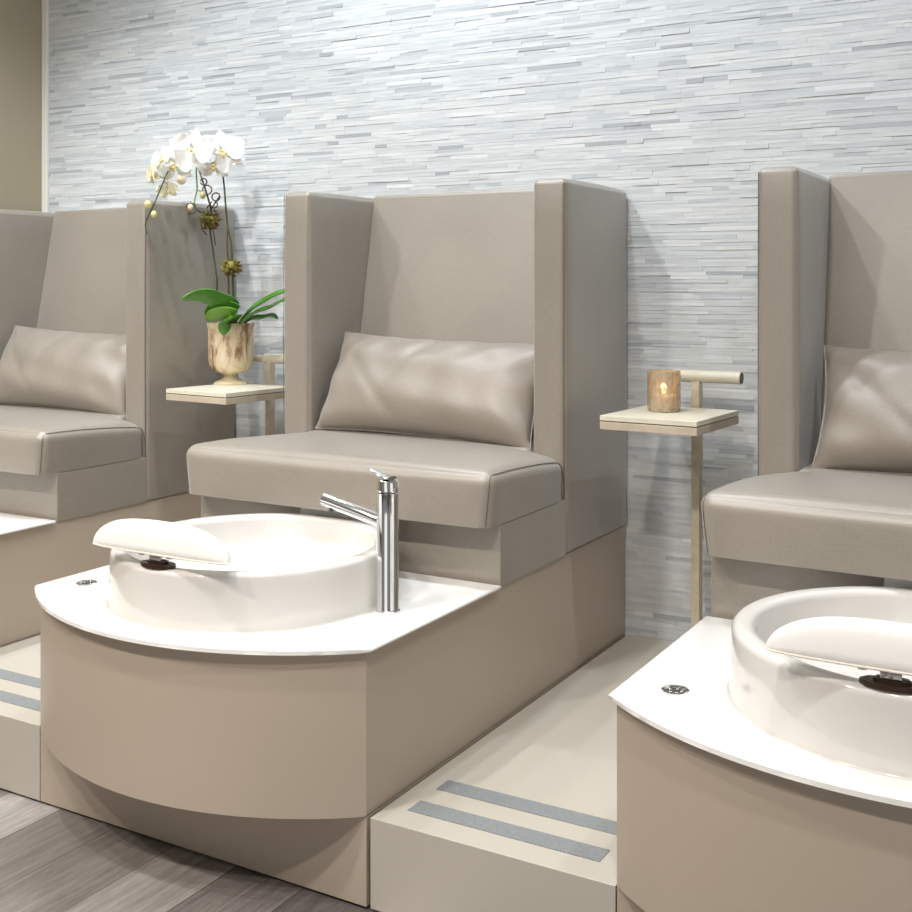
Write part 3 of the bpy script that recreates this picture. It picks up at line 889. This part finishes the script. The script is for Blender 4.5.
twig([at2(*zz(400, 560), -0.01), at2(*zz(410, 620), -0.01), at2(*zz(437, 655), 0.0)])

def moss(X, Y, r, mat, mat2):
    c = at(*zz(X, Y)); b = B(); rr = random.Random(int(X))
    ball(b, c, r * 0.55, seg=12)
    for k in range(90):
        d = Vector((rr.gauss(0, 1), rr.gauss(0, 1), rr.gauss(0, 0.8))).normalized()
        s = d.cross(Vector((rr.random(), rr.random(), rr.random()))).normalized() * r * 0.10
        ln = r * rr.uniform(0.85, 1.25)
        u = d.cross(s).normalized() * r * 0.10
        base = c + d * r * 0.35
        v = [b.verts.new(p) for p in (base + s, base - s * 0.5 + u, base - s * 0.5 - u, c + d * ln + s * rr.uniform(-2, 2))]
        for f in ((0, 1, 3), (1, 2, 3), (2, 0, 3), (0, 2, 1)): b.faces.new([v[i] for i in f])
    o = obj('moss_tuft', b, mat, t, False)
    b = B()
    for k in range(40):
        d = Vector((rr.gauss(0, 1), rr.gauss(0, 1), rr.gauss(-0.5, 0.8))).normalized()
        ball(b, c + d * r * rr.uniform(0.5, 0.85), r * 0.16, (1, 1, 0.6), seg=6)
    obj('moss_fibre', b, mat2, o, False)
moss(460, 572, 0.045, M['moss'], M['moss_brown'])
moss(580, 838, 0.043, M['moss'], M['moss_brown'])

VIEW = Vector((0.50, -0.86, 0.05)).normalized()
def flower(px, py, size, face, roll=0.0, small=False, dy=0.0):
    """five petalled orchid bloom: two broad petals, three sepals, a lip"""
    c = at(px, py, OY + dy + fwd((px - 130) * 5.7))
    fz = Vector(face).normalized(); fx = Vector((0, 0, 1)).cross(fz).normalized(); fy = fz.cross(fx)
    rot = Matrix((fx, fy, fz)).transposed() @ Matrix.Rotation(roll, 3, 'Z')
    mat = M['petal_small'] if small else M['petal']
    def petal(b, ang, ln, wd, lift, cup):
        n, m = 10, 8
        U = {}
        for side in (0, 1):
            for i in range(n + 1):
                s = i / n
                w = wd * (sin(pi * min(1, s ** 0.8 * 0.93 + 0.045)) ** 0.75)
                for j in range(m + 1):
                    k = -1 + 2 * j / m
                    x, y = w * k, 0.012 * size / 0.08 + ln * s - 0.06 * ln * k * k * s
                    zq = lift + cup * (s - 0.4) ** 2 * ln + 0.10 * w * (k * k) + 0.004 * sin(3 * s * pi + k * 2) * size / 0.08
                    zq += -0.0008 if side else 0.0008
                    p = Vector((x * cos(ang) - y * sin(ang), x * sin(ang) + y * cos(ang), zq))
                    U[(side, i, j)] = b.verts.new(c + rot @ p)
        for side in (0, 1):
            for i in range(n):
                for j in range(m):
                    f = [U[(side, i, j)], U[(side, i, j + 1)], U[(side, i + 1, j + 1)], U[(side, i + 1, j)]]
                    if side: f.reverse()
                    b.faces.new(f)
    fl = None
    b = B()
    for ang, ln, wd in ((0, 0.95, 0.34), (2.25, 0.92, 0.32), (-2.25, 0.92, 0.32)):
        petal(b, ang, size * ln, size * wd, -0.006, -0.25)
    for ang in (1.28, -1.28):
        petal(b, ang, size * 1.05, size * 0.60, 0.004, -0.2)
    fl = obj('flower', b, mat, t, angle=70)
    b = B()
    R4 = rot.to_4x4()
    k = size / 0.08
    ball(b, c + rot @ Vector((0, 0.004 * k, 0.008 * k)), 0.0085 * k, (0.8, 1.0, 1.2), R4, 10)
    ball(b, c + rot @ Vector((0, -0.014 * k, 0.014 * k)), 0.010 * k, (0.75, 1.3, 0.7), R4, 10)
    for s in (-1, 1):
        ball(b, c + rot @ Vector((s * 0.012 * k, -0.006 * k, 0.012 * k)), 0.0085 * k, (0.6, 1.0, 0.9), R4, 10)
    obj('flower_lip', b, M['lip'], fl)
def ff(dx, dz): return (VIEW + Vector((dx, 0, dz)))
flower(*zz(528, 184), 0.078, ff(0.15, -0.05), 0.15, dy=-0.03)
flower(*zz(478, 262), 0.060, ff(0.05, -0.35), 0.0, dy=-0.05)
flower(*zz(352, 180), 0.078, ff(-0.15, -0.1), -0.2, dy=-0.04)
flower(*zz(252, 258), 0.070, ff(-0.2, -0.2), 0.1, dy=-0.04)
flower(*zz(415, 165), 0.062, ff(0.1, 0.2), 0.4, dy=0.02)
flower(*zz(128, 310), 0.042, ff(-0.9, -0.1), 0.3, True, dy=-0.02)
flower(*zz(215, 402), 0.034, ff(0.1, -0.3), 0.2, True, dy=-0.02)
flower(*zz(185, 225), 0.050, ff(-0.6, 0.1), 0.3, dy=0.0)
for X, Y, r_, m_ in ((293, 338, 28, 'bud'), (103, 482, 20, 'bud_green'), (137, 538, 18, 'bud_green'), (344, 497, 17, 'bud'), (415, 428, 20, 'bud_green')):
    b = B(); ball(b, at(*zz(X, Y), OY - 0.025 + fwd(X)), r_ / 5.7 / 270 * 1.02, (0.9, 0.9, 1.08), seg=14)
    obj('flower_bud', b, M[m_], t)

# ---------------------------------------------------------------- lights
def lamp(kind, loc, energy, col, aim=None, **kw):
    d = bpy.data.lights.new(kind.lower() + '_lamp', kind); d.energy = energy; d.color = col
    for k, v in kw.items(): setattr(d, k, v)
    o = bpy.data.objects.new('ceiling_lamp', d); COL.objects.link(o); o.location = loc
    if aim is not None:
        o.rotation_euler = (Vector(aim) - Vector(loc)).to_track_quat('-Z', 'Y').to_euler()
    return o
COOL, WARM, NEUT = (0.89, 0.95, 1.0), (1.0, 0.92, 0.84), (1.0, 0.985, 0.96)
# wall washers close to the stone wall
for x, e in ((-1.0, 29), (-0.42, 41), (0.35, 49), (1.95, 44)):
    lamp('SPOT', (x, -0.95, ZC - 0.03), e, COOL, (x, -0.15, 1.0), spot_size=radians(120), spot_blend=0.9, shadow_soft_size=0.04)
lamp('SPOT', (-1.62, -1.5, ZC - 0.03), 92, COOL, (-1.62, -0.4, 0.6), spot_size=radians(75), spot_blend=0.9, shadow_soft_size=0.04)
lamp('POINT', (0.736, -0.301, TZ + 0.07), 0.06, (1.0, 0.62, 0.30), shadow_soft_size=0.006).name = 'candle_light'
# downlights further out in the room
for x in (-1.9, -0.45, 1.0):
    lamp('SPOT', (x, -3.7, ZC - 0.03), 96, WARM, (x, -2.0, 0.3), spot_size=radians(105), spot_blend=0.8, shadow_soft_size=0.05)
for x in (-1.6, 0.0, 1.56):
    lamp('SPOT', (x, -2.5, ZC - 0.03), 62, NEUT, (x, -1.6, 0.2), spot_size=radians(75), spot_blend=0.8, shadow_soft_size=0.05)

w = bpy.data.worlds.new('World'); SC.world = w; w.use_nodes = True
# dim salon surround, with bright stripes added all round for reflections in the chrome
nt = w.node_tree; bg = nt.nodes['Background']
def wm(op, a, b_=None, c_=None):
    k = nt.nodes.new('ShaderNodeMath'); k.operation = op
    for i_, v in enumerate((a, b_, c_)):
        if v is None: continue
        if isinstance(v, (int, float)): k.inputs[i_].default_value = v
        else: nt.links.new(v, k.inputs[i_])
    return k.outputs[0]
tcw = nt.nodes.new('ShaderNodeTexCoord'); sxw = nt.nodes.new('ShaderNodeSeparateXYZ')
nt.links.new(tcw.outputs['Generated'], sxw.inputs[0])
az = wm('ARCTAN2', sxw.outputs['X'], wm('MULTIPLY', sxw.outputs['Y'], -1))
pane = wm('GREATER_THAN', wm('SINE', wm('MULTIPLY', az, 6.0)), 0.1)
band = wm('MULTIPLY', wm('GREATER_THAN', sxw.outputs['Z'], -0.12), wm('LESS_THAN', sxw.outputs['Z'], 0.40))
st = wm('ADD', wm('MULTIPLY', wm('MULTIPLY', pane, band), 0.62), 0.17)
nt.links.new(st, bg.inputs['Strength'])
bg.inputs['Color'].default_value = (1.0, 0.97, 0.93, 1)

# ---------------------------------------------------------------- camera
cam = bpy.data.cameras.new('camera'); co = bpy.data.objects.new('camera', cam); COL.objects.link(co)
co.location = CAM
co.rotation_euler = (pi / 2, 0, yaw_)
cam.sensor_width = 36; cam.lens = 36 * f_ / 912
cam.shift_y = (hy_ - 456) / 912
cam.clip_start = 0.02
SC.camera = co

# ---------------------------------------------------------------- to metres
done = set()
for o in SC.objects:
    o.location = o.location * S
    if o.type == 'MESH' and o.data.name not in done:
        done.add(o.data.name)
        o.data.transform(Matrix.Scale(S, 4))

vs = SC.view_settings
vs.view_transform = 'Standard'; vs.look = 'None'; vs.exposure = 0.30; vs.gamma = 1.0; vs.use_curve_mapping = False
SC.cycles.use_denoising = True
SC.cycles.max_bounces = 8
